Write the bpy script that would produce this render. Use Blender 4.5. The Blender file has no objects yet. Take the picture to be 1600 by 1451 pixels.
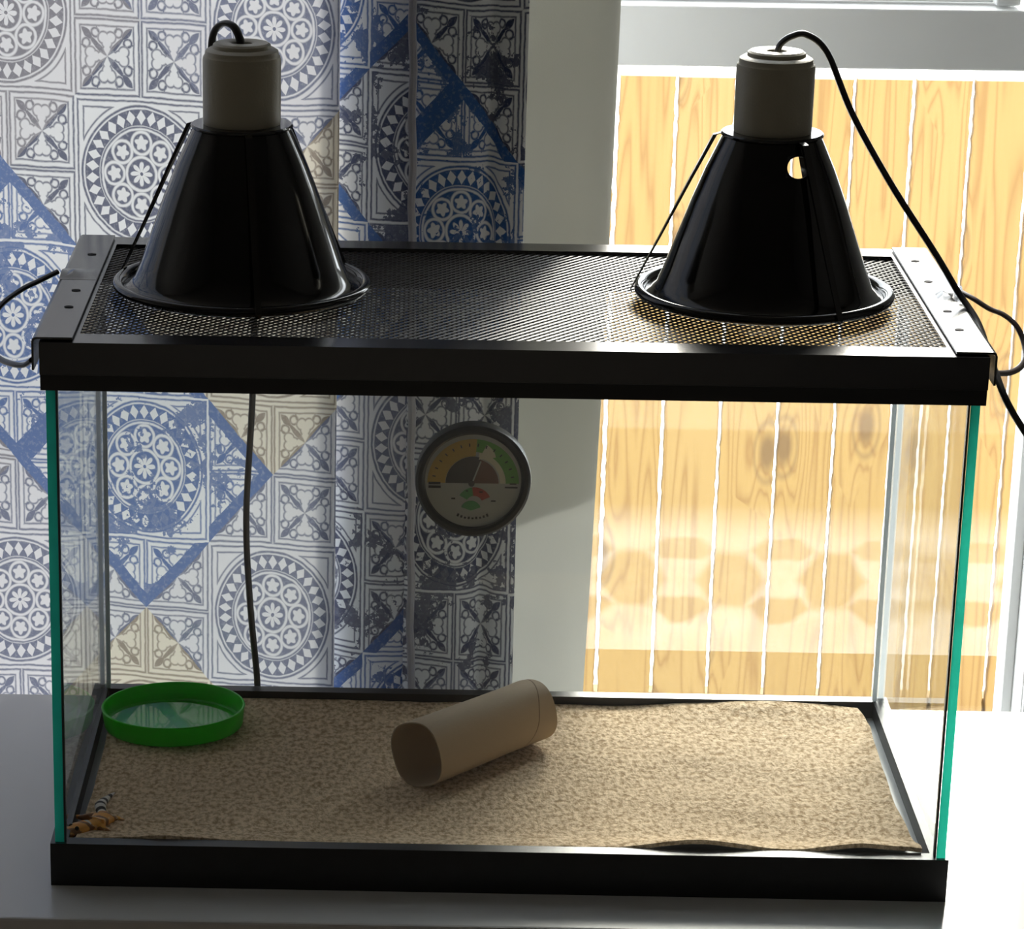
import bpy, bmesh, math, random
from mathutils import Vector, Matrix, noise

random.seed(7)
sc = bpy.context.scene
COL = sc.collection
PI = math.pi
MM = 0.001

# ------------------------------------------------------------------ camera
cam_d = bpy.data.cameras.new('camera')
cam = bpy.data.objects.new('camera', cam_d)
COL.objects.link(cam)
sc.camera = cam
YAW, PITCH, ROLL, FPX = -0.0157, 0.3345, 0.0123, 5020.09


def cam_axes():
    cy, sy, cp, sp = math.cos(YAW), math.sin(YAW), math.cos(PITCH), math.sin(PITCH)
    f = Vector((sy * cp, cy * cp, -sp))
    r = Vector((cy, -sy, 0))
    u = r.cross(f)
    cr, sr = math.cos(ROLL), math.sin(ROLL)
    return cr * r + sr * u, -sr * r + cr * u, f


_r, _u, _f = cam_axes()
cam.matrix_world = Matrix(((_r.x, _u.x, -_f.x, 0.2015), (_r.y, _u.y, -_f.y, -1.68995),
                           (_r.z, _u.z, -_f.z, 0.75554), (0, 0, 0, 1)))
cam_d.sensor_fit = 'HORIZONTAL'
cam_d.sensor_width = 36.0
cam_d.lens = 36.0 * FPX / 1600
cam_d.shift_x = (800 - 560.43) / 1600
cam_d.shift_y = (959.39 - 725.5) / 1600
cam_d.clip_start = 0.05
cam_d.clip_end = 100

# ------------------------------------------------------------------ light
w = bpy.data.worlds.new('world')
sc.world = w
w.use_nodes = True
bg = w.node_tree.nodes['Background']
bg.inputs['Color'].default_value = (0.93, 0.97, 1.0, 1)
bg.inputs['Strength'].default_value = 6.3

sun_d = bpy.data.lights.new('sun', 'SUN')
sun_d.energy = 6.5
sun_d.angle = math.radians(20)
sun_d.color = (1.0, 0.94, 0.82)
sun = bpy.data.objects.new('sun', sun_d)
COL.objects.link(sun)
sun.rotation_euler = Vector((-0.108, -0.88, -0.46)).to_track_quat('-Z', 'Y').to_euler()

# lets the renderer find the daylight opening
por_d = bpy.data.lights.new('window_portal', 'AREA')
por_d.shape = 'RECTANGLE'
por_d.size = 1.62
por_d.size_y = 1.66
por_d.cycles.is_portal = True
por = bpy.data.objects.new('window_portal', por_d)
COL.objects.link(por)
por.location = (-0.11, 0.731, 0.645)
por.rotation_euler = (math.radians(-90), 0, 0)

vs = sc.view_settings
vs.view_transform = 'Standard'
vs.look = 'None'
vs.gamma = 1.0
vs.use_curve_mapping = False
vs.exposure = 0.0
sc.cycles.transparent_max_bounces = 32
sc.cycles.max_bounces = 14
sc.cycles.transmission_bounces = 14
sc.cycles.diffuse_bounces = 6
sc.cycles.use_denoising = True
sc.cycles.sample_clamp_indirect = 6.0


# ------------------------------------------------------------------ helpers
def link(o, parent=None):
    COL.objects.link(o)
    if parent is not None:
        o.parent = parent
    return o


def tag(o, label=None, cat=None, group=None, kind=None):
    if label:
        o['label'] = label
    if cat:
        o['category'] = cat
    if group:
        o['group'] = group
    if kind:
        o['kind'] = kind
    return o


def thing(name, label, cat, loc=(0, 0, 0), group=None, kind=None):
    o = bpy.data.objects.new(name, None)
    o.empty_display_size = 0.02
    o.location = Vector(loc) * MM
    COL.objects.link(o)
    return tag(o, label, cat, group, kind)


class MB:
    """collects shapes, in millimetres, into ONE mesh"""

    def __init__(self):
        self.bm = bmesh.new()
        self.uv = None

    def box(self, x0, x1, y0, y1, z0, z1, mi=0, bev=0.0):
        bm = self.bm
        vv = [bm.verts.new((x, y, z)) for z in (z0, z1) for y in (y0, y1) for x in (x0, x1)]
        fs = []
        for q in ((0, 2, 3, 1), (4, 5, 7, 6), (0, 1, 5, 4), (2, 6, 7, 3), (0, 4, 6, 2), (1, 3, 7, 5)):
            f = bm.faces.new([vv[i] for i in q])
            f.material_index = mi
            fs.append(f)
        if bev:
            ed = list({e for f in fs for e in f.edges})
            bmesh.ops.bevel(bm, geom=ed, offset=bev, segments=2, affect='EDGES', profile=0.5)
        return fs

    def ring(self, outer, inner, z0, z1, bev=0.0):
        """rectangular frame; outer/inner = (x0,x1,y0,y1)"""
        bm = self.bm

        def rect(r, z):
            x0, x1, y0, y1 = r
            return [bm.verts.new(p) for p in ((x0, y0, z), (x1, y0, z), (x1, y1, z), (x0, y1, z))]
        ob, ot, ib, it = rect(outer, z0), rect(outer, z1), rect(inner, z0), rect(inner, z1)
        fs = []
        for i in range(4):
            j = (i + 1) % 4
            fs.append(bm.faces.new((ob[i], ob[j], ot[j], ot[i])))
            fs.append(bm.faces.new((ib[j], ib[i], it[i], it[j])))
            fs.append(bm.faces.new((ot[i], ot[j], it[j], it[i])))
            fs.append(bm.faces.new((ob[j], ob[i], ib[i], ib[j])))
        if bev:
            ed = [e for e in {e for f in fs for e in f.edges}
                  if len(e.link_faces) == 2 and e.calc_face_angle(0) > 0.5]
            bmesh.ops.bevel(bm, geom=ed, offset=bev, segments=2, affect='EDGES', profile=0.5)

    def lathe(self, prof, cx=0, cy=0, n=64, mi=0, cap0=False, cap1=False, sx=1.0, sy=1.0):
        bm = self.bm
        rings = []
        for r, z in prof:
            rings.append([bm.verts.new((cx + sx * r * math.cos(2 * PI * k / n), cy + sy * r * math.sin(2 * PI * k / n), z))
                          for k in range(n)])
        for a, b in zip(rings, rings[1:]):
            for k in range(n):
                f = bm.faces.new((a[k], a[(k + 1) % n], b[(k + 1) % n], b[k]))
                f.material_index = mi
                f.smooth = True
        if cap0:
            bm.faces.new(rings[0][::-1]).material_index = mi
        if cap1:
            bm.faces.new(rings[-1]).material_index = mi
        return rings

    def tube(self, pts, r, n=10, sub=6, flat=1.0, up=(0, 0, 1), mi=None, caps=True, smooth=True):
        """sweep; r a number or a list per control point; flat squashes along the frame's second axis"""
        P = [Vector(p) for p in pts]
        R = list(r) if isinstance(r, (list, tuple)) else [r] * len(P)
        if sub > 1:
            Q, S = [], []
            for i in range(len(P) - 1):
                p0, p1, p2, p3 = P[max(i - 1, 0)], P[i], P[i + 1], P[min(i + 2, len(P) - 1)]
                for k in range(sub):
                    t = k / sub
                    Q.append(0.5 * ((2 * p1) + (p2 - p0) * t + (2 * p0 - 5 * p1 + 4 * p2 - p3) * t * t +
                                    (3 * p1 - p0 - 3 * p2 + p3) * t ** 3))
                    S.append(R[i] + (R[i + 1] - R[i]) * t)
            Q.append(P[-1])
            S.append(R[-1])
            P, R = Q, S
        bm = self.bm
        rings = []
        nrm = None
        for i, p in enumerate(P):
            t = (P[min(i + 1, len(P) - 1)] - P[max(i - 1, 0)]).normalized()
            if nrm is None:
                nrm = Vector(up)
                if abs(nrm.dot(t)) > 0.95:
                    nrm = Vector((1, 0, 0))
            nrm = (nrm - t * nrm.dot(t)).normalized()
            b = t.cross(nrm)
            rings.append([bm.verts.new(p + R[i] * (math.cos(2 * PI * k / n) * b + flat * math.sin(2 * PI * k / n) * nrm))
                          for k in range(n)])
        for i, (a, c) in enumerate(zip(rings, rings[1:])):
            for k in range(n):
                f = bm.faces.new((a[k], a[(k + 1) % n], c[(k + 1) % n], c[k]))
                f.smooth = smooth
                if mi:
                    f.material_index = mi(i / (len(rings) - 1))
        if caps:
            bm.faces.new(rings[0][::-1])
            bm.faces.new(rings[-1])
        return rings

    def bar(self, a, b, wd, th, up=(0, 0, 1)):
        """straight bar of rectangular section"""
        a, b = Vector(a), Vector(b)
        t = (b - a).normalized()
        u = Vector(up)
        u = (u - t * u.dot(t)).normalized()
        s = t.cross(u)
        bm = self.bm
        v = [bm.verts.new(p + s * (i * wd / 2) + u * (j * th / 2)) for p in (a, b) for i, j in ((-1, -1), (1, -1), (1, 1), (-1, 1))]
        for q in ((0, 1, 2, 3), (7, 6, 5, 4), (0, 4, 5, 1), (1, 5, 6, 2), (2, 6, 7, 3), (3, 7, 4, 0)):
            bm.faces.new([v[i] for i in q])

    def sector(self, cx, cz, r0, r1, a0, a1, y, th=0.3, n=24, mi=0):
        """flat ring sector standing in the XZ plane, facing -Y; angles in degrees"""
        bm = self.bm
        fr, bk = [], []
        for k in range(n + 1):
            a = math.radians(a0 + (a1 - a0) * k / n)
            c, s = math.cos(a), math.sin(a)
            fr.append([bm.verts.new((cx + r * c, y, cz + r * s)) for r in (r0, r1)])
            bk.append([bm.verts.new((cx + r * c, y + th, cz + r * s)) for r in (r0, r1)])
        for k in range(n):
            for q in ((fr[k][0], fr[k][1], fr[k + 1][1], fr[k + 1][0]), (fr[k][1], bk[k][1], bk[k + 1][1], fr[k + 1][1]),
                      (bk[k][0], fr[k][0], fr[k + 1][0], bk[k + 1][0])):
                f = bm.faces.new(q)
                f.material_index = mi

    def sheet(self, rows, uvs=None, smooth=True, mi=0):
        """rows: list of rows of points; uvs the same shape"""
        bm = self.bm
        if uvs and self.uv is None:
            self.uv = bm.loops.layers.uv.new('UVMap')
        V = [[bm.verts.new(p) for p in row] for row in rows]
        for i in range(len(V) - 1):
            for j in range(len(V[i]) - 1):
                ids = ((i, j), (i, j + 1), (i + 1, j + 1), (i + 1, j))
                f = bm.faces.new([V[a][b] for a, b in ids])
                f.smooth = smooth
                f.material_index = mi
                if uvs:
                    for lp, (a, b) in zip(f.loops, ids):
                        lp[self.uv].uv = uvs[a][b]
        return V

    def build(self, name, mats, parent=None, normals=True, origin=None, smooth=False):
        bm = self.bm
        if normals:
            bmesh.ops.recalc_face_normals(bm, faces=bm.faces[:])
        o = Vector(origin) if origin is not None else Vector((0, 0, 0))
        for v in bm.verts:
            v.co = (v.co - o) * MM
        if smooth:
            for f in bm.faces:
                f.smooth = True
        for e in bm.edges:
            if len(e.link_faces) == 2 and e.calc_face_angle(0) > 0.55:
                e.smooth = False
        me = bpy.data.meshes.new(name)
        bm.to_mesh(me)
        bm.free()
        for m in (mats if isinstance(mats, (list, tuple)) else [mats]):
            me.materials.append(m)
        ob = bpy.data.objects.new(name, me)
        ob.location = o * MM
        COL.objects.link(ob)
        if parent is not None:
            ob.parent = parent
            pl = parent.location.copy()
            q = parent.parent
            while q is not None:
                pl += q.location
                q = q.parent
            ob.location = o * MM - pl
        return ob


# ------------------------------------------------------------------ node maths
class X:
    """a socket that supports arithmetic"""
    nt = None

    def __init__(s, k):
        s.k = k

    @staticmethod
    def m(op, *a, clamp=False):
        n = X.nt.nodes.new('ShaderNodeMath')
        n.operation = op
        n.use_clamp = clamp
        for i, v in enumerate(a):
            if isinstance(v, X):
                X.nt.links.new(v.k, n.inputs[i])
            else:
                n.inputs[i].default_value = v
        return X(n.outputs[0])

    def __add__(s, o): return X.m('ADD', s, o)
    __radd__ = __add__
    def __sub__(s, o): return X.m('SUBTRACT', s, o)
    def __rsub__(s, o): return X.m('SUBTRACT', o, s)
    def __mul__(s, o): return X.m('MULTIPLY', s, o)
    __rmul__ = __mul__
    def __truediv__(s, o): return X.m('DIVIDE', s, o)
    def __abs__(s): return X.m('ABSOLUTE', s)
    def lt(s, o): return X.m('LESS_THAN', s, o)
    def gt(s, o): return X.m('GREATER_THAN', s, o)
    def fl(s): return X.m('FLOOR', s)
    def fr(s): return X.m('FRACT', s)
    def max(s, o): return X.m('MAXIMUM', s, o)
    def min(s, o): return X.m('MINIMUM', s, o)
    def cos(s): return X.m('COSINE', s)
    def sin(s): return X.m('SINE', s)
    def inv(s): return X.m('SUBTRACT', 1.0, s)
    def pw(s, o): return X.m('POWER', s, o)

    def soft(s, c, wd):
        """1 where s<c, smooth over wd"""
        return X.m('MULTIPLY_ADD', s, -1.0 / wd, c / wd + 0.5, clamp=True)


def hyp(a, b):
    return X.m('SQRT', a * a + b * b)


def new_mat(name):
    m = bpy.data.materials.new(name)
    m.use_nodes = True
    nt = m.node_tree
    nt.nodes.clear()
    out = nt.nodes.new('ShaderNodeOutputMaterial')
    return m, nt, out


def pbr(name, col, rough=0.5, metal=0.0, spec=0.5, var=0.06, scale=60, bump=0.0, bscale=400, coat=0.0, trans=0.0):
    m, nt, out = new_mat(name)
    b = nt.nodes.new('ShaderNodeBsdfPrincipled')
    nt.links.new(b.outputs[0], out.inputs[0])
    tc = nt.nodes.new('ShaderNodeTexCoord')
    nz = nt.nodes.new('ShaderNodeTexNoise')
    nz.inputs['Scale'].default_value = scale
    nz.inputs['Detail'].default_value = 4
    nt.links.new(tc.outputs['Object'], nz.inputs['Vector'])
    mp = nt.nodes.new('ShaderNodeMix')
    mp.data_type = 'RGBA'
    mp.inputs[6].default_value = tuple(c * (1 - var) for c in col) + (1,)
    mp.inputs[7].default_value = tuple(min(1, c * (1 + var)) for c in col) + (1,)
    nt.links.new(nz.outputs[0], mp.inputs[0])
    nt.links.new(mp.outputs[2], b.inputs['Base Color'])
    b.inputs['Roughness'].default_value = rough
    b.inputs['Metallic'].default_value = metal
    b.inputs['Specular IOR Level'].default_value = spec
    b.inputs['Coat Weight'].default_value = coat
    if bump:
        n2 = nt.nodes.new('ShaderNodeTexNoise')
        n2.inputs['Scale'].default_value = bscale
        n2.inputs['Detail'].default_value = 3
        nt.links.new(tc.outputs['Object'], n2.inputs['Vector'])
        bp = nt.nodes.new('ShaderNodeBump')
        bp.inputs['Strength'].default_value = bump
        bp.inputs['Distance'].default_value = 0.001
        nt.links.new(n2.outputs[0], bp.inputs['Height'])
        nt.links.new(bp.outputs[0], b.inputs['Normal'])
    if trans:
        tr = nt.nodes.new('ShaderNodeBsdfTranslucent')
        nt.links.new(mp.outputs[2], tr.inputs[0])
        mx = nt.nodes.new('ShaderNodeMixShader')
        mx.inputs[0].default_value = trans
        nt.links.new(b.outputs[0], mx.inputs[1])
        nt.links.new(tr.outputs[0], mx.inputs[2])
        nt.links.new(mx.outputs[0], out.inputs[0])
    return m


def glass(name, tint=(0.97, 0.985, 0.975), dust=0.0, f0=0.04, rough=0.0):
    """thin clear pane: see-through plus an angle-dependent mirror reflection and a little dust"""
    m, nt, out = new_mat(name)
    tr = nt.nodes.new('ShaderNodeBsdfTransparent')
    tr.inputs[0].default_value = tint + (1,)
    gl = nt.nodes.new('ShaderNodeBsdfGlossy')
    gl.inputs['Roughness'].default_value = rough
    lw = nt.nodes.new('ShaderNodeLayerWeight')
    lw.inputs['Blend'].default_value = 0.5
    X.nt = nt
    F = X(lw.outputs['Facing']).pw(5.0) * (0.72 - f0) + f0
    mx = nt.nodes.new('ShaderNodeMixShader')
    nt.links.new(F.k, mx.inputs[0])
    nt.links.new(tr.outputs[0], mx.inputs[1])
    nt.links.new(gl.outputs[0], mx.inputs[2])
    last = mx
    if dust:
        df = nt.nodes.new('ShaderNodeBsdfDiffuse')
        df.inputs[0].default_value = (0.8, 0.82, 0.82, 1)
        tl = nt.nodes.new('ShaderNodeBsdfTranslucent')
        tl.inputs[0].default_value = (0.8, 0.82, 0.82, 1)
        m3 = nt.nodes.new('ShaderNodeMixShader')
        m3.inputs[0].default_value = 0.5
        nt.links.new(df.outputs[0], m3.inputs[1])
        nt.links.new(tl.outputs[0], m3.inputs[2])
        tc = nt.nodes.new('ShaderNodeTexCoord')
        nz = nt.nodes.new('ShaderNodeTexNoise')
        nz.inputs['Scale'].default_value = 9
        nz.inputs['Detail'].default_value = 3
        nt.links.new(tc.outputs['Object'], nz.inputs['Vector'])
        d = X(nz.outputs[0]) * dust * 2.0
        m2 = nt.nodes.new('ShaderNodeMixShader')
        nt.links.new(d.k, m2.inputs[0])
        nt.links.new(mx.outputs[0], m2.inputs[1])
        nt.links.new(m3.outputs[0], m2.inputs[2])
        last = m2
    nt.links.new(last.outputs[0], out.inputs[0])
    return m


def mixcol(nt, f, a, b):
    n = nt.nodes.new('ShaderNodeMix')
    n.data_type = 'RGBA'
    for s, v in ((0, f), (6, a), (7, b)):
        if isinstance(v, X):
            nt.links.new(v.k, n.inputs[s])
        elif hasattr(v, 'is_linked'):
            nt.links.new(v, n.inputs[s])
        elif isinstance(v, tuple):
            n.inputs[s].default_value = v + (1,)
        else:
            n.inputs[s].default_value = v
    return n.outputs[2]


def noise_x(nt, vec, scale, detail=3, rough=0.55):
    n = nt.nodes.new('ShaderNodeTexNoise')
    n.inputs['Scale'].default_value = scale
    n.inputs['Detail'].default_value = detail
    n.inputs['Roughness'].default_value = rough
    nt.links.new(vec, n.inputs['Vector'])
    return X(n.outputs[0])


def fabric_shader(nt, out, colour, through, transl, bump=None):
    df = nt.nodes.new('ShaderNodeBsdfDiffuse')
    tl = nt.nodes.new('ShaderNodeBsdfTranslucent')
    nt.links.new(colour, df.inputs[0])
    nt.links.new(through, tl.inputs[0])
    if bump is not None:
        nt.links.new(bump, df.inputs['Normal'])
    mx = nt.nodes.new('ShaderNodeMixShader')
    mx.inputs[0].default_value = transl
    nt.links.new(df.outputs[0], mx.inputs[1])
    nt.links.new(tl.outputs[0], mx.inputs[2])
    nt.links.new(mx.outputs[0], out.inputs[0])


def curtain_print():
    """tile print: medallion tiles alternating with tiles of four small fleur tiles; UV in tile units"""
    m, nt, out = new_mat('tile_print_fabric')
    X.nt = nt
    uv = nt.nodes.new('ShaderNodeUVMap')
    sp = nt.nodes.new('ShaderNodeSeparateXYZ')
    nt.links.new(uv.outputs[0], sp.inputs[0])
    wob = noise_x(nt, uv.outputs[0], 1.1, 2) - 0.5
    wob2 = noise_x(nt, uv.outputs[0], 14, 2) - 0.5
    u = X(sp.outputs[0]) + wob2 * 0.012
    v = X(sp.outputs[1]) + wob * 0.09 + wob2 * 0.012
    iu, iv = (u + 0.5).fl(), (v + 0.5).fl()
    par = X.m('MODULO', iu + iv + 200.0, 2.0).gt(0.5)       # 0 medallion, 1 fleur tiles
    a, b = (u - iu) * 2.0, (v - iv) * 2.0                   # -1..1 in the tile
    aa, ab = abs(a), abs(b)
    mxab = aa.max(ab)
    W = 0.02
    # --- medallion
    r = hyp(a, b)
    th = X.m('ARCTAN2', b, a)

    def ringline(rr, c, t):
        return abs(rr - c).soft(t, W)
    n_d = 30
    t = (th * (n_d / (2 * PI))).fr() - 0.5
    s = (r - 0.748) / 0.108
    band = abs(s).soft(1.0, 0.15)
    diam = (abs(t) * 2.1 + abs(s)).soft(0.92, 0.15)
    med = band * diam.inv()
    med = med.max(ringline(r, 0.895, 0.016)).max(ringline(r, 0.618, 0.012))
    disc = r.soft(0.575, W)
    # eight rosettes
    k = (th * (8 / (2 * PI)) + 0.5).fl() * (2 * PI / 8)
    lx = a * k.cos() + b * k.sin() - 0.408
    ly = b * k.cos() - a * k.sin()
    d = hyp(lx, ly)
    ph = X.m('ARCTAN2', ly, lx)
    ros_ring = ringline(d, 0.146, 0.020)
    ros = d.soft(0.086 + (ph * 5.0).cos() * 0.018, W)
    # centre flower
    cring = ringline(r, 0.225, 0.020)
    pet = r.soft(abs((th * 4.0).cos()).pw(0.45) * 0.165, W) * r.gt(0.025)
    white = ros_ring.max(ros).max(cring).max(pet)
    med = med.max(disc * white.inv())
    # corners of the medallion tile
    med = med.max(ringline(mxab, 0.955, 0.013)).max(ringline(mxab, 0.87, 0.011) * r.gt(0.985))
    med = med.max(ringline(r, 0.975, 0.011) * mxab.lt(0.88) * (aa.min(ab)).gt(0.40))
    # --- four fleur tiles
    c0, d0 = (a + 1.0).fr() * 2.0 - 1.0, (b + 1.0).fr() * 2.0 - 1.0
    ca, da = abs(c0), abs(d0)
    mm, nn = ca.max(da), ca.min(da)
    W2 = 0.045
    fl = abs(mm - 0.955).soft(0.028, W2).max(abs(mm - 0.80).soft(0.022, W2))
    ins = mm.soft(0.80, W2)
    # spade pointing to the centre
    lobe = (hyp(mm - 0.50, nn - 0.11) - 0.125).min(hyp(mm - 0.36, nn) - 0.12)
    tip = (abs(nn) + abs(mm - 0.20) * 0.55) - 0.10
    spade = lobe.min(tip)
    curl = hyp(mm - 0.62, nn - 0.35)
    ln = (abs(curl - 0.115).soft(0.030, W2))
    stem = abs(hyp(mm - 0.80, nn) - 0.30).soft(0.026, W2)
    diag = abs(mm - nn)
    tt = (mm + nn) * 0.5
    leaf = diag.soft((tt - 0.44) * (0.76 - tt) * 5.5, W2)
    cross = diag.soft(0.15 - tt * 0.18, W2) * tt.lt(0.46)
    f2 = ln.max(stem).max(leaf).max(cross)
    f2 = f2 * spade.soft(0.035, W2).inv()
    f2 = f2.max(abs(spade - 0.03).soft(0.022, W2))
    fl = fl.max(ins * f2)
    ink = med + par * (fl - med)
    # --- patchwork of ink colours, split along the diagonals of the tiles
    p, q = (u + v + 1.0) * 0.5, (u - v + 1.0) * 0.5
    P_, Q_ = p.fl(), q.fl()
    cb = nt.nodes.new('ShaderNodeCombineXYZ')
    nt.links.new(P_.k, cb.inputs[0])
    nt.links.new(Q_.k, cb.inputs[1])
    wn = nt.nodes.new('ShaderNodeTexWhiteNoise')
    wn.noise_dimensions = '3D'
    nt.links.new(cb.outputs[0], wn.inputs['Vector'])
    gath = u.gt(1.6)                                         # further along the cloth the patches run navy
    h = X(wn.outputs['Value']) * (gath * -0.70 + 1.0) + gath * 0.35
    for cp, cq, val in ((0, -1, .1), (0, 0, .70), (-1, -1, .70), (-1, 0, .95), (1, 0, .70), (1, -1, .95), (0, -2, .1), (1, -2, .5),
                        (2, -2, .65), (2, -3, .65), (1, -3, .8), (2, -1, .92), (-1, -2, .85), (0, -3, .1)):
        hit = abs(P_ - float(cp)).lt(0.5) * abs(Q_ - float(cq)).lt(0.5)
        h = h + hit * (val - h)
    hh = h
    rp = nt.nodes.new('ShaderNodeValToRGB')
    rp.color_ramp.interpolation = 'CONSTANT'
    els = rp.color_ramp.elements
    els[0].position, els[0].color = 0.0, (0.020, 0.095, 0.33, 1)
    els[1].position, els[1].color = 0.42, (0.030, 0.042, 0.115, 1)
    for po, co in ((0.60, (0.10, 0.12, 0.22, 1)), (0.76, (0.16, 0.15, 0.19, 1)), (0.88, (0.26, 0.20, 0.14, 1))):
        e = els.new(po)
        e.color = co
    nt.links.new(hh.k, rp.inputs[0])
    rb = nt.nodes.new('ShaderNodeValToRGB')
    rb.color_ramp.interpolation = 'CONSTANT'
    eb = rb.color_ramp.elements
    eb[0].position, eb[0].color = 0.0, (0.80, 0.82, 0.86, 1)
    eb[1].position, eb[1].color = 0.88, (0.80, 0.74, 0.61, 1)
    e = eb.new(0.60)
    e.color = (0.77, 0.77, 0.82, 1)
    nt.links.new(X.m('MULTIPLY', hh, 1.0).k, rb.inputs[0])
    # blotches where the ink floods, and thin diagonal strips
    blot = noise_x(nt, uv.outputs[0], 2.6, 6, 0.72)
    fp, fq = p.fr(), q.fr()
    edge_d = fp.min(1.0 - fp).min(fq.min(1.0 - fq))
    flood = (blot + h.lt(0.2) * 0.035 + gath * 0.03).gt(0.575) * (h - gath * 0.2).lt(0.42) * mxab.lt(0.97)
    strip = edge_d.lt(0.055) * h.lt(0.42) * par
    ink = ink.max(flood * 0.92).max(strip)
    wear = noise_x(nt, uv.outputs[0], 30, 4, 0.7)
    ink = ink * (wear * -1.2 + 1.62).min(1.0)
    col = mixcol(nt, ink, rb.outputs[0], rp.outputs[0])
    thr = mixcol(nt, 0.25, col, (0.55, 0.56, 0.60))
    fabric_shader(nt, out, col, thr, 0.165)
    return m


def plain_cloth(name, c, transl=0.5, scale=6):
    m, nt, out = new_mat(name)
    X.nt = nt
    tc = nt.nodes.new('ShaderNodeTexCoord')
    nz = noise_x(nt, tc.outputs['Object'], scale, 4)
    col = mixcol(nt, nz, tuple(k * 0.9 for k in c), tuple(k * 1.08 for k in c))
    n2 = noise_x(nt, tc.outputs['Object'], 900, 2)
    bp = nt.nodes.new('ShaderNodeBump')
    bp.inputs['Strength'].default_value = 0.15
    bp.inputs['Distance'].default_value = 0.0005
    nt.links.new(n2.k, bp.inputs['Height'])
    fabric_shader(nt, out, col, col, transl, bp.outputs[0])
    return m


def board_mat():
    m, nt, out = new_mat('fence_pine')
    X.nt = nt
    tc = nt.nodes.new('ShaderNodeTexCoord')
    oi = nt.nodes.new('ShaderNodeObjectInfo')
    off = nt.nodes.new('ShaderNodeVectorMath')
    off.operation = 'SCALE'
    cx = nt.nodes.new('ShaderNodeCombineXYZ')
    nt.links.new(oi.outputs['Random'], cx.inputs[0])
    nt.links.new(oi.outputs['Random'], cx.inputs[1])
    nt.links.new(oi.outputs['Random'], cx.inputs[2])
    nt.links.new(cx.outputs[0], off.inputs[0])
    off.inputs['Scale'].default_value = 37.0
    ad = nt.nodes.new('ShaderNodeVectorMath')
    nt.links.new(tc.outputs['Object'], ad.inputs[0])
    nt.links.new(off.outputs[0], ad.inputs[1])
    mp = nt.nodes.new('ShaderNodeMapping')
    mp.inputs['Scale'].default_value = (1, 1, 0.045)
    nt.links.new(ad.outputs[0], mp.inputs['Vector'])
    # long grain bands bending round the knots
    sx = nt.nodes.new('ShaderNodeSeparateXYZ')
    nt.links.new(ad.outputs[0], sx.inputs[0])
    mk = nt.nodes.new('ShaderNodeCombineXYZ')
    nt.links.new((X(sx.outputs[0]) * 10.0).k, mk.inputs[0])
    nt.links.new((X(sx.outputs[2]) * 4.2).k, mk.inputs[1])
    vo = nt.nodes.new('ShaderNodeTexVoronoi')
    vo.voronoi_dimensions = '2D'
    vo.inputs['Scale'].default_value = 1.0
    vo.inputs['Randomness'].default_value = 0.9
    nt.links.new(mk.outputs[0], vo.inputs['Vector'])
    kd = X(vo.outputs['Distance'])
    vc = nt.nodes.new('ShaderNodeSeparateXYZ')
    nt.links.new(vo.outputs['Color'], vc.inputs[0])
    has = X(vc.outputs[0]).gt(0.70)
    near = X.m('EXPONENT', kd * kd * -7.0) * has
    base = noise_x(nt, mp.outputs[0], 22, 2, 0.4)
    g = (base * 9.0 + near * 2.6).fr()
    line = (abs(g - 0.5) * 2.0).pw(3.0)
    fine = noise_x(nt, mp.outputs[0], 260, 3, 0.6)
    tone = noise_x(nt, mp.outputs[0], 9, 2)
    c = mixcol(nt, tone, (0.25, 0.148, 0.036), (0.315, 0.195, 0.058))
    c = mixcol(nt, X(oi.outputs['Random']) * 0.5, c, (0.31, 0.205, 0.078))
    c = mixcol(nt, line * 0.65, c, (0.16, 0.070, 0.012))
    c = mixcol(nt, fine * 0.30, c, (0.19, 0.10, 0.025))
    knot = kd.soft(0.13, 0.10) * has
    c = mixcol(nt, knot * 0.8, c, (0.10, 0.05, 0.014))
    rr = (abs(kd - 0.22)).soft(0.02, 0.05) * has
    c = mixcol(nt, rr * 0.5, c, (0.09, 0.045, 0.014))
    b = nt.nodes.new('ShaderNodeBsdfPrincipled')
    b.inputs['Roughness'].default_value = 0.75
    nt.links.new(c, b.inputs['Base Color'])
    nt.links.new(b.outputs[0], out.inputs[0])
    return m


def carpet_mat():
    m, nt, out = new_mat('tan_looped_carpet')
    X.nt = nt
    tc = nt.nodes.new('ShaderNodeTexCoord')
    mp = nt.nodes.new('ShaderNodeMapping')
    mp.inputs['Scale'].default_value = (1, 0.62, 1)
    nt.links.new(tc.outputs['Object'], mp.inputs['Vector'])
    n1 = noise_x(nt, mp.outputs[0], 330, 3, 0.6)
    n2 = noise_x(nt, mp.outputs[0], 900, 3, 0.7)
    n3 = noise_x(nt, tc.outputs['Object'], 9, 3)
    f = (n1 * 4.2 - 1.5).max(0.0).min(1.0)
    c = mixcol(nt, f, (0.36, 0.23, 0.105), (0.89, 0.70, 0.475))
    c = mixcol(nt, n3 * 0.35, c, (0.66, 0.48, 0.29))
    b = nt.nodes.new('ShaderNodeBsdfPrincipled')
    b.inputs['Roughness'].default_value = 0.95
    b.inputs['Specular IOR Level'].default_value = 0.1
    b.inputs['Sheen Weight'].default_value = 0.15
    nt.links.new(c, b.inputs['Base Color'])
    bp = nt.nodes.new('ShaderNodeBump')
    bp.inputs['Strength'].default_value = 0.9
    bp.inputs['Distance'].default_value = 0.0018
    nt.links.new((n1 + n2 * 0.4).k, bp.inputs['Height'])
    nt.links.new(bp.outputs[0], b.inputs['Normal'])
    nt.links.new(b.outputs[0], out.inputs[0])
    return m


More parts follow.
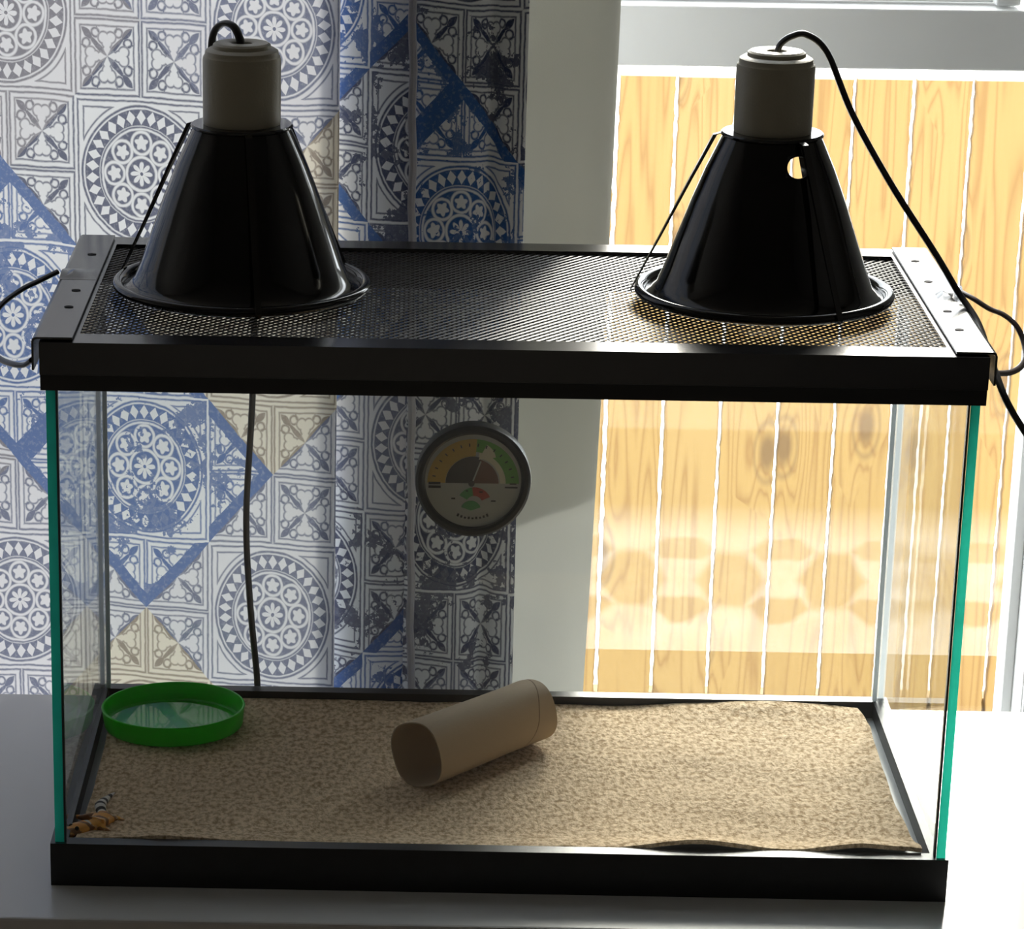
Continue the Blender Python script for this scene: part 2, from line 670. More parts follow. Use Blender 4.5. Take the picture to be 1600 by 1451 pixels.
def gecko_mat():
    m, nt, out = new_mat('gecko_skin')
    X.nt = nt
    tc = nt.nodes.new('ShaderNodeTexCoord')
    n1 = noise_x(nt, tc.outputs['Object'], 90, 3)
    n2 = noise_x(nt, tc.outputs['Object'], 260, 3)
    sp = nt.nodes.new('ShaderNodeSeparateXYZ')
    nt.links.new(tc.outputs['Object'], sp.inputs[0])
    c = mixcol(nt, n1, (0.80, 0.27, 0.05), (0.92, 0.50, 0.07))
    yb = (X(sp.outputs[1]) * 1000.0 + n1 * 6.0)
    band = ((yb / 9.0).fr() - 0.5)
    c = mixcol(nt, abs(band).lt(0.16) * 0.8, c, (0.13, 0.05, 0.03))
    c = mixcol(nt, n2.gt(0.60) * 0.5, c, (0.80, 0.55, 0.30))
    b = nt.nodes.new('ShaderNodeBsdfPrincipled')
    b.inputs['Roughness'].default_value = 0.55
    nt.links.new(c, b.inputs['Base Color'])
    nt.links.new(b.outputs[0], out.inputs[0])
    return m


M = dict(
    black_plastic=pbr('black_plastic', (0.010, 0.010, 0.011), 0.38, var=0.2),
    lid_metal=pbr('black_coated_metal', (0.016, 0.016, 0.018), 0.20, var=0.15, spec=0.7),
    mesh_metal=pbr('black_mesh_wire', (0.024, 0.022, 0.025), 0.40, spec=0.35),
    dome_black=pbr('gloss_black_enamel', (0.006, 0.006, 0.006), 0.10, var=0.1),
    strap=pbr('strap_black', (0.012, 0.011, 0.010), 0.18),
    ceramic=pbr('beige_ceramic', (0.42, 0.39, 0.30), 0.42, var=0.05, bump=0.15, bscale=700),
    dark_hole=pbr('dark_cavity', (0.01, 0.01, 0.01), 0.8),
    cord=pbr('black_cord', (0.010, 0.009, 0.010), 0.28),
    thin_cable=pbr('grey_brown_cable', (0.12, 0.09, 0.085), 0.35),
    white_table=pbr('white_laminate', (0.72, 0.73, 0.74), 0.22, var=0.02, scale=4),
    white_paint=pbr('white_paint', (0.74, 0.75, 0.74), 0.45, var=0.02, scale=5),
    wall=pbr('wall_paint', (0.30, 0.28, 0.25), 0.8, var=0.03, scale=3),
    floor=pbr('wood_floor', (0.16, 0.11, 0.07), 0.5, var=0.2, scale=8),
    ground=pbr('pale_gravel', (0.55, 0.53, 0.48), 0.9, var=0.15, scale=12),
    board=board_mat(),
    edge=pbr('green_glass_edge', (0.03, 0.60, 0.42), 0.15, var=0.35, scale=25, trans=0.65),
    glass=glass('tank_glass', (0.99, 0.997, 0.993), 0.006, 0.028),
    side_glass=glass('tank_side_glass', (0.975, 0.99, 0.983), 0.03, 0.035),
    window_glass=glass('window_glass', (0.99, 0.995, 0.995), 0.004, 0.03),
    silicone=pbr('clear_silicone', (0.62, 0.66, 0.68), 0.3, trans=0.45),
    seam=pbr('dark_silicone', (0.04, 0.05, 0.05), 0.35),
    carpet=carpet_mat(),
    green=pbr('green_plastic', (0.022, 0.70, 0.010), 0.28, var=0.05, trans=0.38),
    water=glass('water_surface', (0.93, 0.99, 0.93), 0.0, 0.06),
    card=pbr('brown_card', (0.43, 0.33, 0.22), 0.8, var=0.07, scale=40, bump=0.1, bscale=500),
    card_seam=pbr('card_seam', (0.20, 0.14, 0.09), 0.9),
    print=curtain_print(),
    lining=plain_cloth('grey_lining', (0.58, 0.58, 0.53), 0.10),
    turnback=plain_cloth('lining_inner_layer', (0.74, 0.74, 0.70), 0.55),
    hem=plain_cloth('pale_hem', (0.70, 0.70, 0.76), 0.35, 120),
    gecko=gecko_mat(),
    gecko_white=pbr('gecko_white', (0.72, 0.68, 0.62), 0.6),
    gecko_black=pbr('gecko_black', (0.02, 0.015, 0.012), 0.6),
    eye=pbr('eye_black', (0.004, 0.004, 0.004), 0.08),
    dial_white=pbr('dial_white', (0.42, 0.43, 0.40), 0.5, var=0.03),
    dial_amber=pbr('dial_amber', (0.50, 0.33, 0.05), 0.5),
    dial_green=pbr('dial_green', (0.12, 0.34, 0.05), 0.5),
    dial_dark=pbr('dial_dark', (0.07, 0.06, 0.055), 0.5),
    dial_red=pbr('dial_red', (0.40, 0.07, 0.045), 0.5),
    dial_brown=pbr('dial_brown', (0.16, 0.075, 0.045), 0.5),
    dial_pale=pbr('dial_pale', (0.62, 0.60, 0.45), 0.5),
    dial_leaf=pbr('dial_leaf', (0.10, 0.32, 0.12), 0.5),
    print_black=pbr('print_black', (0.01, 0.01, 0.01), 0.5),
    lattice_refl=None,
)


def reflection_mat():  # window reflection of a lattice, painted as a translucent pattern
    m, nt, out = new_mat('painted_reflection')
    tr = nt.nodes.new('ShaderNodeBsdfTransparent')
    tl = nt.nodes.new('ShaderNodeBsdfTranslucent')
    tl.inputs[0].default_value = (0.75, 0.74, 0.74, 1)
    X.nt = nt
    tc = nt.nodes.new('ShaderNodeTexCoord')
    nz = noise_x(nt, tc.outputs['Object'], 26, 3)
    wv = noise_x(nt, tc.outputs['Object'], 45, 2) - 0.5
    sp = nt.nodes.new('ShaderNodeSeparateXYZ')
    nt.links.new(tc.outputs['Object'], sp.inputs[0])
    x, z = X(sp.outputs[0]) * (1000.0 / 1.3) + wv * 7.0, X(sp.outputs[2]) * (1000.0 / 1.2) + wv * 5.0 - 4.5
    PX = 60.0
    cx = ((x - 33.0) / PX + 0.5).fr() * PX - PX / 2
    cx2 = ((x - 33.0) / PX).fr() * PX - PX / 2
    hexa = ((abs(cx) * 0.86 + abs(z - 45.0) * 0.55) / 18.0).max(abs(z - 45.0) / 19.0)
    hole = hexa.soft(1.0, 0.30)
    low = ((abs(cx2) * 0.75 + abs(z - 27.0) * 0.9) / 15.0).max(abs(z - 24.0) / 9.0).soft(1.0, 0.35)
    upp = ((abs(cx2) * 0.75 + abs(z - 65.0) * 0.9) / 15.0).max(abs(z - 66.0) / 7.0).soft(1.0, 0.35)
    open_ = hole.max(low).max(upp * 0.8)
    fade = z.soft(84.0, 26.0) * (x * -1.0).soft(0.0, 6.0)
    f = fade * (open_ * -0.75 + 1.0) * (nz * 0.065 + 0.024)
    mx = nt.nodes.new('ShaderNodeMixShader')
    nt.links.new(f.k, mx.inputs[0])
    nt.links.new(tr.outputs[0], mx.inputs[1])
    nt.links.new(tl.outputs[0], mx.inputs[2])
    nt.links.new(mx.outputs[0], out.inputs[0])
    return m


M['lattice_refl'] = reflection_mat()

# ------------------------------------------------------------------ the room
RX0, RX1, RY0, RZ0, RZ1 = -1500, 1900, -2600, -740, 1650
WX0, WX1, WZ0, WZ1 = -900, 678, -165, 1450          # window opening


def struct(mb, name, mat, parent=None):
    o = mb.build(name, mat, parent)
    o['kind'] = 'structure'
    return o


b = MB(); b.box(RX0, RX1, RY0, 730, RZ0 - 40, RZ0); struct(b, 'floor', M['floor'])
b = MB(); b.box(RX0, RX1, RY0, 730, RZ1, RZ1 + 60); struct(b, 'ceiling', M['wall'])
b = MB(); b.box(RX0 - 60, RX0, RY0, 730, RZ0, RZ1); struct(b, 'wall_left', M['wall'])
b = MB(); b.box(RX1, RX1 + 60, RY0, 730, RZ0, RZ1); struct(b, 'wall_right', M['wall'])
b = MB(); b.box(RX0, RX1, RY0 - 60, RY0, RZ0, RZ1); struct(b, 'wall_front', M['wall'])
b = MB()
b.box(RX0, WX0, 645, 730, RZ0, RZ1)
b.box(WX1, RX1, 645, 730, RZ0, RZ1)
b.box(WX0, WX1, 645, 730, RZ0, WZ0)
b.box(WX0, WX1, 645, 730, WZ1, RZ1)
struct(b, 'wall_back', M['white_paint'])

win = thing('window_1', None, None, kind='structure')
b = MB(); b.box(WX0, WX1 - 8, 660, 705, 366, 410, bev=1.5); struct(b, 'meeting_rail', M['white_paint'], win)
b = MB(); b.box(WX0, WX1 - 55, 684, 706, 412, 420, bev=1.0); struct(b, 'glazing_bead', M['white_paint'], win)
b = MB(); b.box(WX1 - 56, WX1 - 38, 668, 706, 412, WZ1, bev=1.5); struct(b, 'upper_stile', M['white_paint'], win)
b = MB(); b.box(WX1 - 8, WX1, 682, 715, WZ0, 365, bev=1.2); struct(b, 'lower_stile', M['white_paint'], win)
b = MB(); b.box(WX0, WX1 - 9, 698.5, 701.5, WZ0, 365.5); struct(b, 'lower_pane', M['window_glass'], win)
b = MB(); b.box(WX0, WX1 - 57, 696, 699, 420.5, WZ1); b.box(WX1 - 37, WX1 - 1, 696, 699, 411, WZ1); struct(b, 'upper_pane', M['window_glass'], win)
b = MB(); b.box(WX1 + 0.5, WX1 + 70, 638, 644.5, WZ0 - 60, WZ1 + 60, bev=2); struct(b, 'window_casing', M['white_paint'], win)

# ground outside
b = MB(); b.box(-6000, 9000, 731, 14000, -1340, -1300); struct(b, 'ground', M['ground'])

# ------------------------------------------------------------------ fence
FY = 3500
fence = thing('picket_fence', 'yellow pine board fence outside the window with bright gaps between boards', 'fence', (530, FY, -1300))
rnd = random.Random(3)
PITCH_B = 95.4
for i in range(-9, 15):
    x0 = 529.5 + i * PITCH_B
    b = MB()
    gl, gr = 2.7 + rnd.random() * 1.4, 2.7 + rnd.random() * 1.4
    n = 110
    ztop = -122 + rnd.uniform(-2, 2)
    L, R_ = [], []
    for k in range(n + 1):
        z = -1296 + (ztop + 1296) * k / n
        L.append((x0 + gl + rnd.uniform(-1.1, 1.1), z))
        R_.append((x0 + PITCH_B - gr + rnd.uniform(-1.1, 1.1), z))
    dy = rnd.uniform(-3, 3)
    rows = [[(x, FY + dy, z) for x, z in L], [(l + 2, FY - 1.5 + dy, z) for l, z in L],
            [(r - 2, FY - 1.5 + dy, z) for r, z in R_], [(x, FY + dy, z) for x, z in R_],
            [(x, FY + 18 + dy, z) for x, z in R_], [(x, FY + 18 + dy, z) for x, z in L], [(x, FY + dy, z) for x, z in L]]
    b.sheet(rows, smooth=False)
    b.bm.verts.ensure_lookup_table()
    bmesh.ops.remove_doubles(b.bm, verts=b.bm.verts[:], dist=0.01)
    ed = [e for e in b.bm.edges if e.is_boundary]
    bmesh.ops.holes_fill(b.bm, edges=ed)
    b.build('board', M['board'], fence, origin=(x0 + 45, FY, -700))
for z in (-1235,):
    b = MB(); b.box(529.5 - 9 * PITCH_B, 529.5 + 15 * PITCH_B, FY + 22, FY + 60, z - 45, z + 45, bev=2)
    b.build('fence_rail', M['board'], fence)

# ------------------------------------------------------------------ table
TX0, TX1, TYF, TYB = -620, 1080, -46, 311
tab = thing('white_table', 'white glossy table carrying the glass terrarium below the window', 'table', (330, 130, RZ0))
b = MB(); b.box(TX0, TX1, TYF, TYB, -30, 0, bev=1.6); b.build('tabletop', M['white_table'], tab)
for sx in (TX0 + 30, TX1 - 75):
    for sy in (TYF + 20, TYB - 65):
        b = MB(); b.box(sx, sx + 45, sy, sy + 45, RZ0, -30.2, bev=2); b.build('leg', M['white_table'], tab)

# ------------------------------------------------------------------ curtain
cur = thing('curtain', 'blue and white tile print curtain with grey lining hanging left of the window', 'curtain', (0, 350, 1450))
TW, TH = 84.5, 97.4


def catmull(P, sub):
    P = [Vector(p) for p in P]
    Q = []
    for i in range(len(P) - 1):
        p0, p1, p2, p3 = P[max(i - 1, 0)], P[i], P[i + 1], P[min(i + 2, len(P) - 1)]
        for k in range(sub):
            t = k / sub
            Q.append(0.5 * ((2 * p1) + (p2 - p0) * t + (2 * p0 - 5 * p1 + 4 * p2 - p3) * t * t + (3 * p1 - p0 - 3 * p2 + p3) * t ** 3))
    Q.append(P[-1])
    return Q


ZS = [-260 + 1710 * k / 60 for k in range(61)]


def cloth(path, name, mat, u_at, sub=5, drift=None, v0=49.3, phase=0.0):
    Q = catmull([(x, y, 0) for x, y in path], sub)
    S = [0.0]
    for p, q_ in zip(Q, Q[1:]):
        S.append(S[-1] + (q_ - p).length)
    # u_at = (path x of reference, tile u there)
    ref = min(range(len(Q)), key=lambda i: abs(Q[i].x - u_at[0]) + (0 if i < len(Q) else 9))
    rows, uvs = [], []
    for i, p in enumerate(Q):
        row, ur = [], []
        for z in ZS:
            dx = drift(p.x, z) if drift else 0
            wv = 1.6 * noise.noise(Vector((p.x * 0.02 + phase, z * 0.006, 3.1)))
            row.append((p.x + dx, p.y + wv, z))
            ur.append(((S[i] - S[ref]) / TW + u_at[1], (z - v0 + 0.05 * (p.x - 111)) / TH))
        rows.append(row)
        uvs.append(ur)
    b_ = MB()
    b_.sheet(rows, uvs)
    o_ = b_.build(name, mat, cur, normals=False)
    return o_


panel = [(-640, 336), (-520, 339), (-420, 336), (-300, 334), (-180, 339), (-90, 336), (-20, 338.5), (60, 336), (120, 337.5), (148, 337), (152.6, 337.4),
         (153.4, 339), (150, 341)]
cloth(panel, 'print_panel', M['print'], (111.7, 0.0), 6)
fold = [(143, 349), (148, 347), (154, 346.5), (172, 344), (188, 343), (197, 344), (199.5, 346.5), (196, 350), (182, 352.5)]
cloth(fold, 'print_fold', M['print'], (154, 2.28), 5, v0=75, phase=4)
fold2 = [(178, 357), (196, 356.5), (215, 353), (234, 353), (245, 357), (250, 362), (254, 361), (258, 356), (266, 353.5), (272, 354), (273.5, 357),
         (270, 361)]


def drift2(x, z):
    return -0.0 + 3.0 * (1 - max(0, min(1, z / 340.0))) * 0.5 - 1.0


cloth(fold2, 'print_pleat', M['print'], (199, 4.6), 5, drift2, v0=20, phase=9)
b = MB()
b.tube([(200.5 + (1.2 if z < 0 else 0) + 4.5 * (1 - z / 340) + 0.6 * math.sin(z * 0.11), 343.5, z) for z in range(-260, 1451, 15)], 2.6, n=8, sub=1)
b.build('hem_trim', M['hem'], cur)


# lining: turned out to the right of the print, narrower low down
def lin_rows(y0, bot, seed, x0=154.0):
    rows = []
    NX, NZ = 40, 90
    for i in range(NX + 1):
        row = []
        fx = i / NX
        for k in range(NZ + 1):
            ztop = 1450
            def xr(z):
                if z > 190:
                    return 328.0 + (z - 190) * 0.012
                return 328.0 - (190 - z) * 0.024
            zb = bot(x0 + (xr(110) - x0) * fx)
            z = zb + (ztop - zb) * (k / NZ) ** 1.7
            x = x0 + (xr(z) - x0) * fx
            wv = 2.6 * noise.noise(Vector((x * 0.035, z * 0.012, seed))) + 1.2 * math.sin(x * 0.09 + 0.003 * z + seed)
            wv += 2.2 * math.exp(-((z - (313 + (x - 273) * 0.22)) / 7.0) ** 2) * (1 if x > 250 else 0)
            row.append((x, y0 + wv, z))
        rows.append(row)
    return rows


b = MB(); b.sheet(lin_rows(369, lambda x: -260, 1.7)); b.build('lining', M['lining'], cur, normals=False)
b = MB(); b.sheet(lin_rows(376, lambda x: 106 + (x - 273) * 0.41, 8.2)); b.build('lining_turnback', M['turnback'], cur, normals=False)
b = MB(); b.tube([(-680, 352, 1453), (720, 352, 1453)], 8, n=16, sub=1); b.build('curtain_rod', M['lid_metal'], cur)

# ------------------------------------------------------------------ added sheet painted as the faint lattice reflection in the window
lattice_refl = thing('lattice_reflection', 'faint painted reflection of a lattice low on the window pane right of the curtain', 'painted reflection', (500, 697, -40))
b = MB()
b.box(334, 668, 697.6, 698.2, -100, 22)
b.build('reflection_sheet', M['lattice_refl'], lattice_refl, origin=(334, 697, -100))

# ------------------------------------------------------------------ terrarium
TWD, TDP = 514, 263.5
tank = thing('glass_terrarium', 'long clear glass terrarium with black plastic rims standing on the white table', 'terrarium', (257, 131, 0))
b = MB()
b.ring((0, 513, 0, TDP), (9.5, 503.5, 9.5, TDP - 9.5), 0.0, 26, bev=1.2)
b.build('base_frame', M['black_plastic'], tank)
b = MB()
b.ring((0, TWD, 0, TDP), (11, TWD - 11, 11, TDP - 11), 294, 302.6, bev=0.7)
b.build('top_rim', M['black_plastic'], tank)
GZ0, GZ1 = 22.5, 297.0
for x0 in (2.6, TWD - 7.8):
    b = MB()
    fs = b.box(x0, x0 + 5.2, 2.6, TDP - 2.6, GZ0, GZ1)
    for f in fs:
        c_ = f.calc_center_median()
        if abs(c_.x - x0 - 2.6) < 0.1:
            f.material_index = 1 if c_.y < 10 else 2
    o = b.build('glass_pane', [M['side_glass'], M['edge'], M['silicone']], tank)
for y0, nm in ((2.9, 'front'), (TDP - 6.4, 'back')):
    b = MB()
    fs = b.box(8.2, TWD - 8.2, y0, y0 + 3.4, GZ0, GZ1)
    b.build('glass_pane', [M['glass'], M['edge']], tank)
b = MB(); b.box(9.6, 503.4, 9.6, TDP - 9.6, 11, 15); b.build('glass_floor', M['silicone'], tank)
for (x, y) in ((8.4, TDP - 9.2), (TWD - 11.2, TDP - 9.2)):
    b = MB(); b.box(x, x + 2.8, y, y + 2.6, 26.2, 294, bev=0.6); b.build('corner_bead', M['silicone'], tank)
for (x, y) in ((7.8, 2.7), (TWD - 9.2, 2.7)):
    b = MB(); b.box(x, x + 1.2, y, y + 3.6, 26.2, 294); b.build('corner_seam', M['seam'], tank)

# ------------------------------------------------------------------ screen lid
lid = thing('screen_lid', 'black framed mesh lid resting on top of the glass terrarium', 'lid', (257, 131, 303))
b = MB()
b.ring((-0.3, TWD + 0.3, -0.3, TDP + 0.3), (20, TWD - 20, 20, TDP - 20), 302.8, 321, bev=1.1)
b.build('lid_frame', M['lid_metal'], lid)
b = MB()
mx0, mx1, my0, my1, mz = 19.0, TWD - 19, 19.0, TDP - 19, 318.6


def clip_line(px, py, dx, dy):
    t0, t1 = -1e9, 1e9
    for p, d, lo, hi in ((px, dx, mx0, mx1), (py, dy, my0, my1)):
        a_, c_ = (lo - p) / d, (hi - p) / d
        t0, t1 = max(t0, min(a_, c_)), min(t1, max(a_, c_))
    return (t0, t1) if t1 - t0 > 0.5 else None


for sgn, wd, up, zo in ((1, 1.05, (0.25, -0.2, 1), 0.0), (-1, 0.62, (0, 0, 1), -0.45)):
    dx, dy = 0.6235, 0.7818 * sgn
    step = 5.4
    x = mx0 - 300
    while x < mx1 + 300:
        c = clip_line(x, 0.0 if sgn > 0 else TDP, dx, dy)
        if c:
            y0 = 0.0 if sgn > 0 else TDP
            b.bar((x + dx * c[0], y0 + dy * c[0], mz + zo), (x + dx * c[1], y0 + dy * c[1], mz + zo), wd, 0.55, up=up)
        x += step
ms = b.build('mesh_screen', M['mesh_metal'], lid)
ms['kind'] = 'stuff'
# end plates with slots, lapped over both short ends
for sd in (0, 1):
    def mxf(x):
        return x if sd == 0 else TWD - x
    b = MB()
    prof = [(17.5, 321.9), (-2.2, 321.9), (-3.2, 321.4), (-3.6, 320.2), (-3.6, 304.5), (-4.8, 304.5), (-4.8, 320.6), (-4.1, 322.4), (-2.4, 323.1), (17.5, 323.1)]
    y0, y1 = 3.0, TDP - 4
    A = [b.bm.verts.new((mxf(x), y0, z)) for x, z in prof]
    B = [b.bm.verts.new((mxf(x), y1, z)) for x, z in prof]
    k = len(prof)
    for i in range(k):
        b.bm.faces.new((A[i], A[(i + 1) % k], B[(i + 1) % k], B[i]))
    b.bm.faces.new(A)
    b.bm.faces.new(B[::-1])
    pl = b.build('end_plate', M['lid_metal'], lid)
    for yy in ((72, 112, 205) if sd == 0 else (52, 95, 168, 222)):
        b = MB(); b.lathe([(0.2, 323.0), (2.0, 323.0), (2.1, 323.5), (1.3, 323.5), (0.2, 323.2)], mxf(8.5), yy, n=16, sx=1.25)
        b.build('slot', M['dark_hole'], pl)
    # raised tab where the thin cable passes under the plate
    yn = 153 if sd == 0 else 128
    b = MB()
    rows = []
    for i in range(13):
        t = i / 12
        rows.append([(mxf(17.3 - 21.5 * j / 6), yn - 14 + 28 * t,
                      323.2 + (8.5 if sd else 4.2) * math.sin(PI * t) ** 1.4 * (0.55 + 0.45 * math.sin(2.1 * j + sd * 2.4 * t)) * (j / 6 if j < 6 else 0.85)) for j in range(7)])
    b.sheet(rows)
    o = b.build('raised_tab', M['lid_metal'], lid)

# ------------------------------------------------------------------ dome lamps


def make_lamp(cx, cy, rot, label, hole, cordpts):
    zb = 323.4
    t = thing('dome_lamp', label, 'lamp', (cx, cy, zb), group=None)
    out_p = [(27.5, 417.4), (30.5, 411), (36.5, 398), (44.0, 379), (51.5, 358), (57.8, 340), (61.5, 331), (65.0, 327.2), (69.5, 325.4)]
    inn_p = [(r - 0.9, z - 0.6) for r, z in out_p]
    b = MB()
    b.lathe([(cx_, z) for cx_, z in out_p] + inn_p[::-1], cx, cy, n=96)
    bmesh.ops.remove_doubles(b.bm, verts=b.bm.verts[:], dist=0.001)
    b.bm.verts.ensure_lookup_table()
    ed = [e for e in b.bm.edges if e.is_boundary]
    if ed:
        bmesh.ops.bridge_loops(b.bm, edges=ed)
    dome = b.build('dome_shade', M['dome_black'], t)
    if hole:
        c0, c1 = hole
        h = MB()
        h.tube([c0, c1], 6.3, n=24, sub=1)
        ho = h.build('vent_cutter', M['dome_black'])
        md = dome.modifiers.new('vent', 'BOOLEAN')
        md.operation = 'DIFFERENCE'
        md.object = ho
        md.solver = 'EXACT'
        dg = bpy.context.evaluated_depsgraph_get()
        me = bpy.data.meshes.new_from_object(dome.evaluated_get(dg))
        dome.modifiers.clear()
        dome.data = me
        bpy.data.objects.remove(ho)
    # rolled rim
    b = MB()
    prof = [(71.8 + 2.9 * math.cos(a * 2 * PI / 14), 326.4 + 2.9 * math.sin(a * 2 * PI / 14)) for a in range(15)]
    prof = [(68.6, 325.5)] + prof[7:14] + prof[0:7] + [(68.6, 326.4)]
    b.lathe(prof, cx, cy, n=96)
    b.build('rim', M['dome_black'], t)
    b = MB()
    b.lathe([(20, 416.4), (28.4, 416.4), (29.2, 417.2), (29.2, 418.0), (28.4, 418.8), (20, 418.8)], cx, cy, n=64)
    b.build('collar', M['dome_black'], t)
    b = MB()
    b.lathe([(21.9, 418.9), (22.1, 422), (22.2, 455.0), (21.8, 457.0), (21.2, 457.6), (20.9, 458.4), (20.6, 460.2), (18.2, 461.6), (16.6, 461.7),
             (16.3, 463.6), (14.8, 464.6), (7.5, 464.8), (6.0, 464.0), (5.6, 460.0)], cx, cy, n=64, cap0=True)
    sk = b.build('ceramic_socket', M['ceramic'], t)
    b = MB()
    b.lathe([(5.5, 461.5), (0.1, 461.6)], cx, cy, n=24)
    b.build('cord_hole', M['dark_hole'], sk)
    for a in rot:
        a = math.radians(a)
        c, s = math.cos(a), math.sin(a)
        b = MB()
        P = []
        for (r, z, wd, th) in ((28.0, 417.6, 2.0, 1.7), (31.2, 416.6, 2.0, 2.2), (44, 391, 2.0, 1.8), (60, 358, 1.9, 1.2), (73.5, 331.0, 1.8, 0.8), (76.2, 326, 1.8, 0.7), (75.6, 324.0, 1.6, 0.6)):
            P.append([(cx + (r + i * th) * c - j * wd * s, cy + (r + i * th) * s + j * wd * c, z) for i, j in ((0, -1), (1, -1), (1, 1), (0, 1))])
        V = [[b.bm.verts.new(p) for p in row] for row in P]
        for A_, B_ in zip(V, V[1:]):
            for k in range(4):
                b.bm.faces.new((A_[k], A_[(k + 1) % 4], B_[(k + 1) % 4], B_[k]))
        b.bm.faces.new(V[0]); b.bm.faces.new(V[-1][::-1])
        b.build('strap', M['strap'], t)
    b = MB()
    b.tube(cordpts, 2.55, n=12, sub=8, flat=0.72)
    b.build('cord', M['cord'], t)
    return t


LX, LY = 103.2, 124.5
make_lamp(LX, LY, (-80, 160, 40), 'black dome heat lamp on the mesh lid, standing before the tile print curtain', None,
          [(LX, LY, 461), (LX - 1.5, LY + 2, 467), (LX - 5, LY + 6, 472.5), (LX - 10.5, LY + 11, 473.5), (LX - 16, LY + 16, 469), (LX - 18.5, LY + 22, 458), (LX - 18.5, LY + 30, 436), (LX - 12, LY + 58, 400),
           (LX - 2, LY + 92, 352), (LX - 1, LY + 118, 329), (LX - 1, LY + 138, 325), (LX - 1, LY + 148, 316), (102.5, 277, 290), (101.6, 280, 218), (97.5, 281, 138), (99.6, 281, 82),
           (104.2, 281, 30), (106, 284, 8), (115, 290, 3.0), (140, 297, 2.6), (175, 302, 2.6)])
RXC, RYC = 404.2, 124.5
# vent hole bored straight along one line through both walls
hc = Vector((416.2, 93.0, 404.4))
hd = Vector((0.117, 0.974, -0.192)).normalized()
make_lamp(RXC, RYC, (-62, 178, 58), 'black dome heat lamp with small vent hole, standing before the window and fence', (hc - hd * 12, hc + hd * 100),
          [(RXC, RYC, 462), (RXC + 2, RYC - 1, 468.5), (RXC + 8, RYC - 2, 473), (RXC + 16, RYC - 3, 474), (RXC + 28, RYC - 4, 464), (RXC + 44, RYC - 5, 430), (RXC + 68, RYC - 5, 391),
           (RXC + 96, RYC - 7, 351), (RXC + 109, RYC - 13, 331), (RXC + 117.6, RYC - 32, 319), (RXC + 119.4, RYC - 62, 310), (RXC + 120.5, RYC - 90, 302), (RXC + 124, RYC - 108, 292),
           (RXC + 133, RYC - 116, 278), (RXC + 150, RYC - 122, 255), (RXC + 175, RYC - 110, 215), (RXC + 205, RYC - 90, 140), (RXC + 230, RYC - 60, 30), (RXC + 250, RYC - 40, 3.5), (RXC + 290, RYC - 10, 2.6)])

# ------------------------------------------------------------------ thin cable loops through the lid ends
b = MB()
b.tube([(517.5, 124, 327.6), (524, 117, 325.2), (532, 112, 321.0), (540, 108, 318.4), (546.5, 102, 313.5), (550, 95, 306.0), (549.5, 84, 300.2), (545, 72, 297.6), (538, 60, 297.5), (530, 50, 299.2), (521.6, 40, 302.5)],
       1.9, n=10, sub=6, flat=0.75)
o = b.build('probe_cable', M['thin_cable'])
tag(o, 'thin brown cable loop hanging off the right end plate of the mesh lid', 'cable')
b = MB()
b.tube([(-6.4, 153, 324.4), (-11, 150, 322.6), (-17, 147, 320.0), (-27, 140, 316), (-38, 126, 309), (-42, 105, 300), (-39, 82, 297), (-30, 58, 296.5), (-20, 38, 298.5), (-12, 26, 301.2), (-6.6, 18, 306.2)],
       1.9, n=10, sub=6, flat=0.8)
o = b.build('probe_cable', M['cord'])
tag(o, 'thin black cable loop hanging off the left end plate of the mesh lid', 'cable')

# ------------------------------------------------------------------ carpet
b = MB()
NX, NY = 130, 66
CX0, CX1, CY0, CY1 = 11.0, 499.0, 10.2, 253.0


def carpet_z(x, y):
    z = 18.4 + 1.3 * noise.noise(Vector((x * 0.018, y * 0.022, 0.4))) + 0.5 * noise.noise(Vector((x * 0.07, y * 0.07, 2.0)))
    ef = math.exp(-((y - CY0) / 16.0) ** 2)
    z += ef * (6.6 * math.exp(-((x - 372) / 34.0) ** 2) + 6.0 * math.exp(-((x - 462) / 30.0) ** 2) + 3.4 * math.exp(-((x - 66) / 28.0) ** 2) + 4.2)
    eb = math.exp(-((CY1 - y) / 22.0) ** 2)
    z += eb * (4.6 * math.exp(-((x - 440) / 52.0) ** 2) + 0.4)
    er = math.exp(-((CX1 - x) / 16.0) ** 2)
    z += er * (1.5 + 1.6 * noise.noise(Vector((y * 0.03, 5.0, 0))))
    return z


def carpet_xy(i, j):
    fx, fy = i / NX, j / NY
    y = CY0 + (CY1 - CY0) * fy
    xr = CX1 - 3.5 * math.sin(PI * fy) - 7.0 * max(0, fy - 0.86) / 0.14 * 0.9 + 1.2 * noise.noise(Vector((fy * 7, 1, 1)))
    xl = CX0 + 2.5 + 2.0 * math.sin(PI * fy)
    x = xl + (xr - xl) * fx
    if fx > 0.97:
        y -= max(0, fy - 0.93) / 0.07 * 5 * (fx - 0.97) / 0.03
    return x, y


top = [[None] * (NY + 1) for _ in range(NX + 1)]
rows = []
for i in range(NX + 1):
    row = []
    for j in range(NY + 1):
        x, y = carpet_xy(i, j)
        row.append((x, y, carpet_z(x, y)))
    rows.append(row)
b.sheet(rows)
bmesh.ops.recalc_face_normals(b.bm, faces=b.bm.faces[:])
bmesh.ops.solidify(b.bm, geom=b.bm.faces[:], thickness=2.6)
carpet = b.build('reptile_carpet', M['carpet'])
tag(carpet, 'tan looped carpet liner with lifted edges on the terrarium floor', 'carpet')

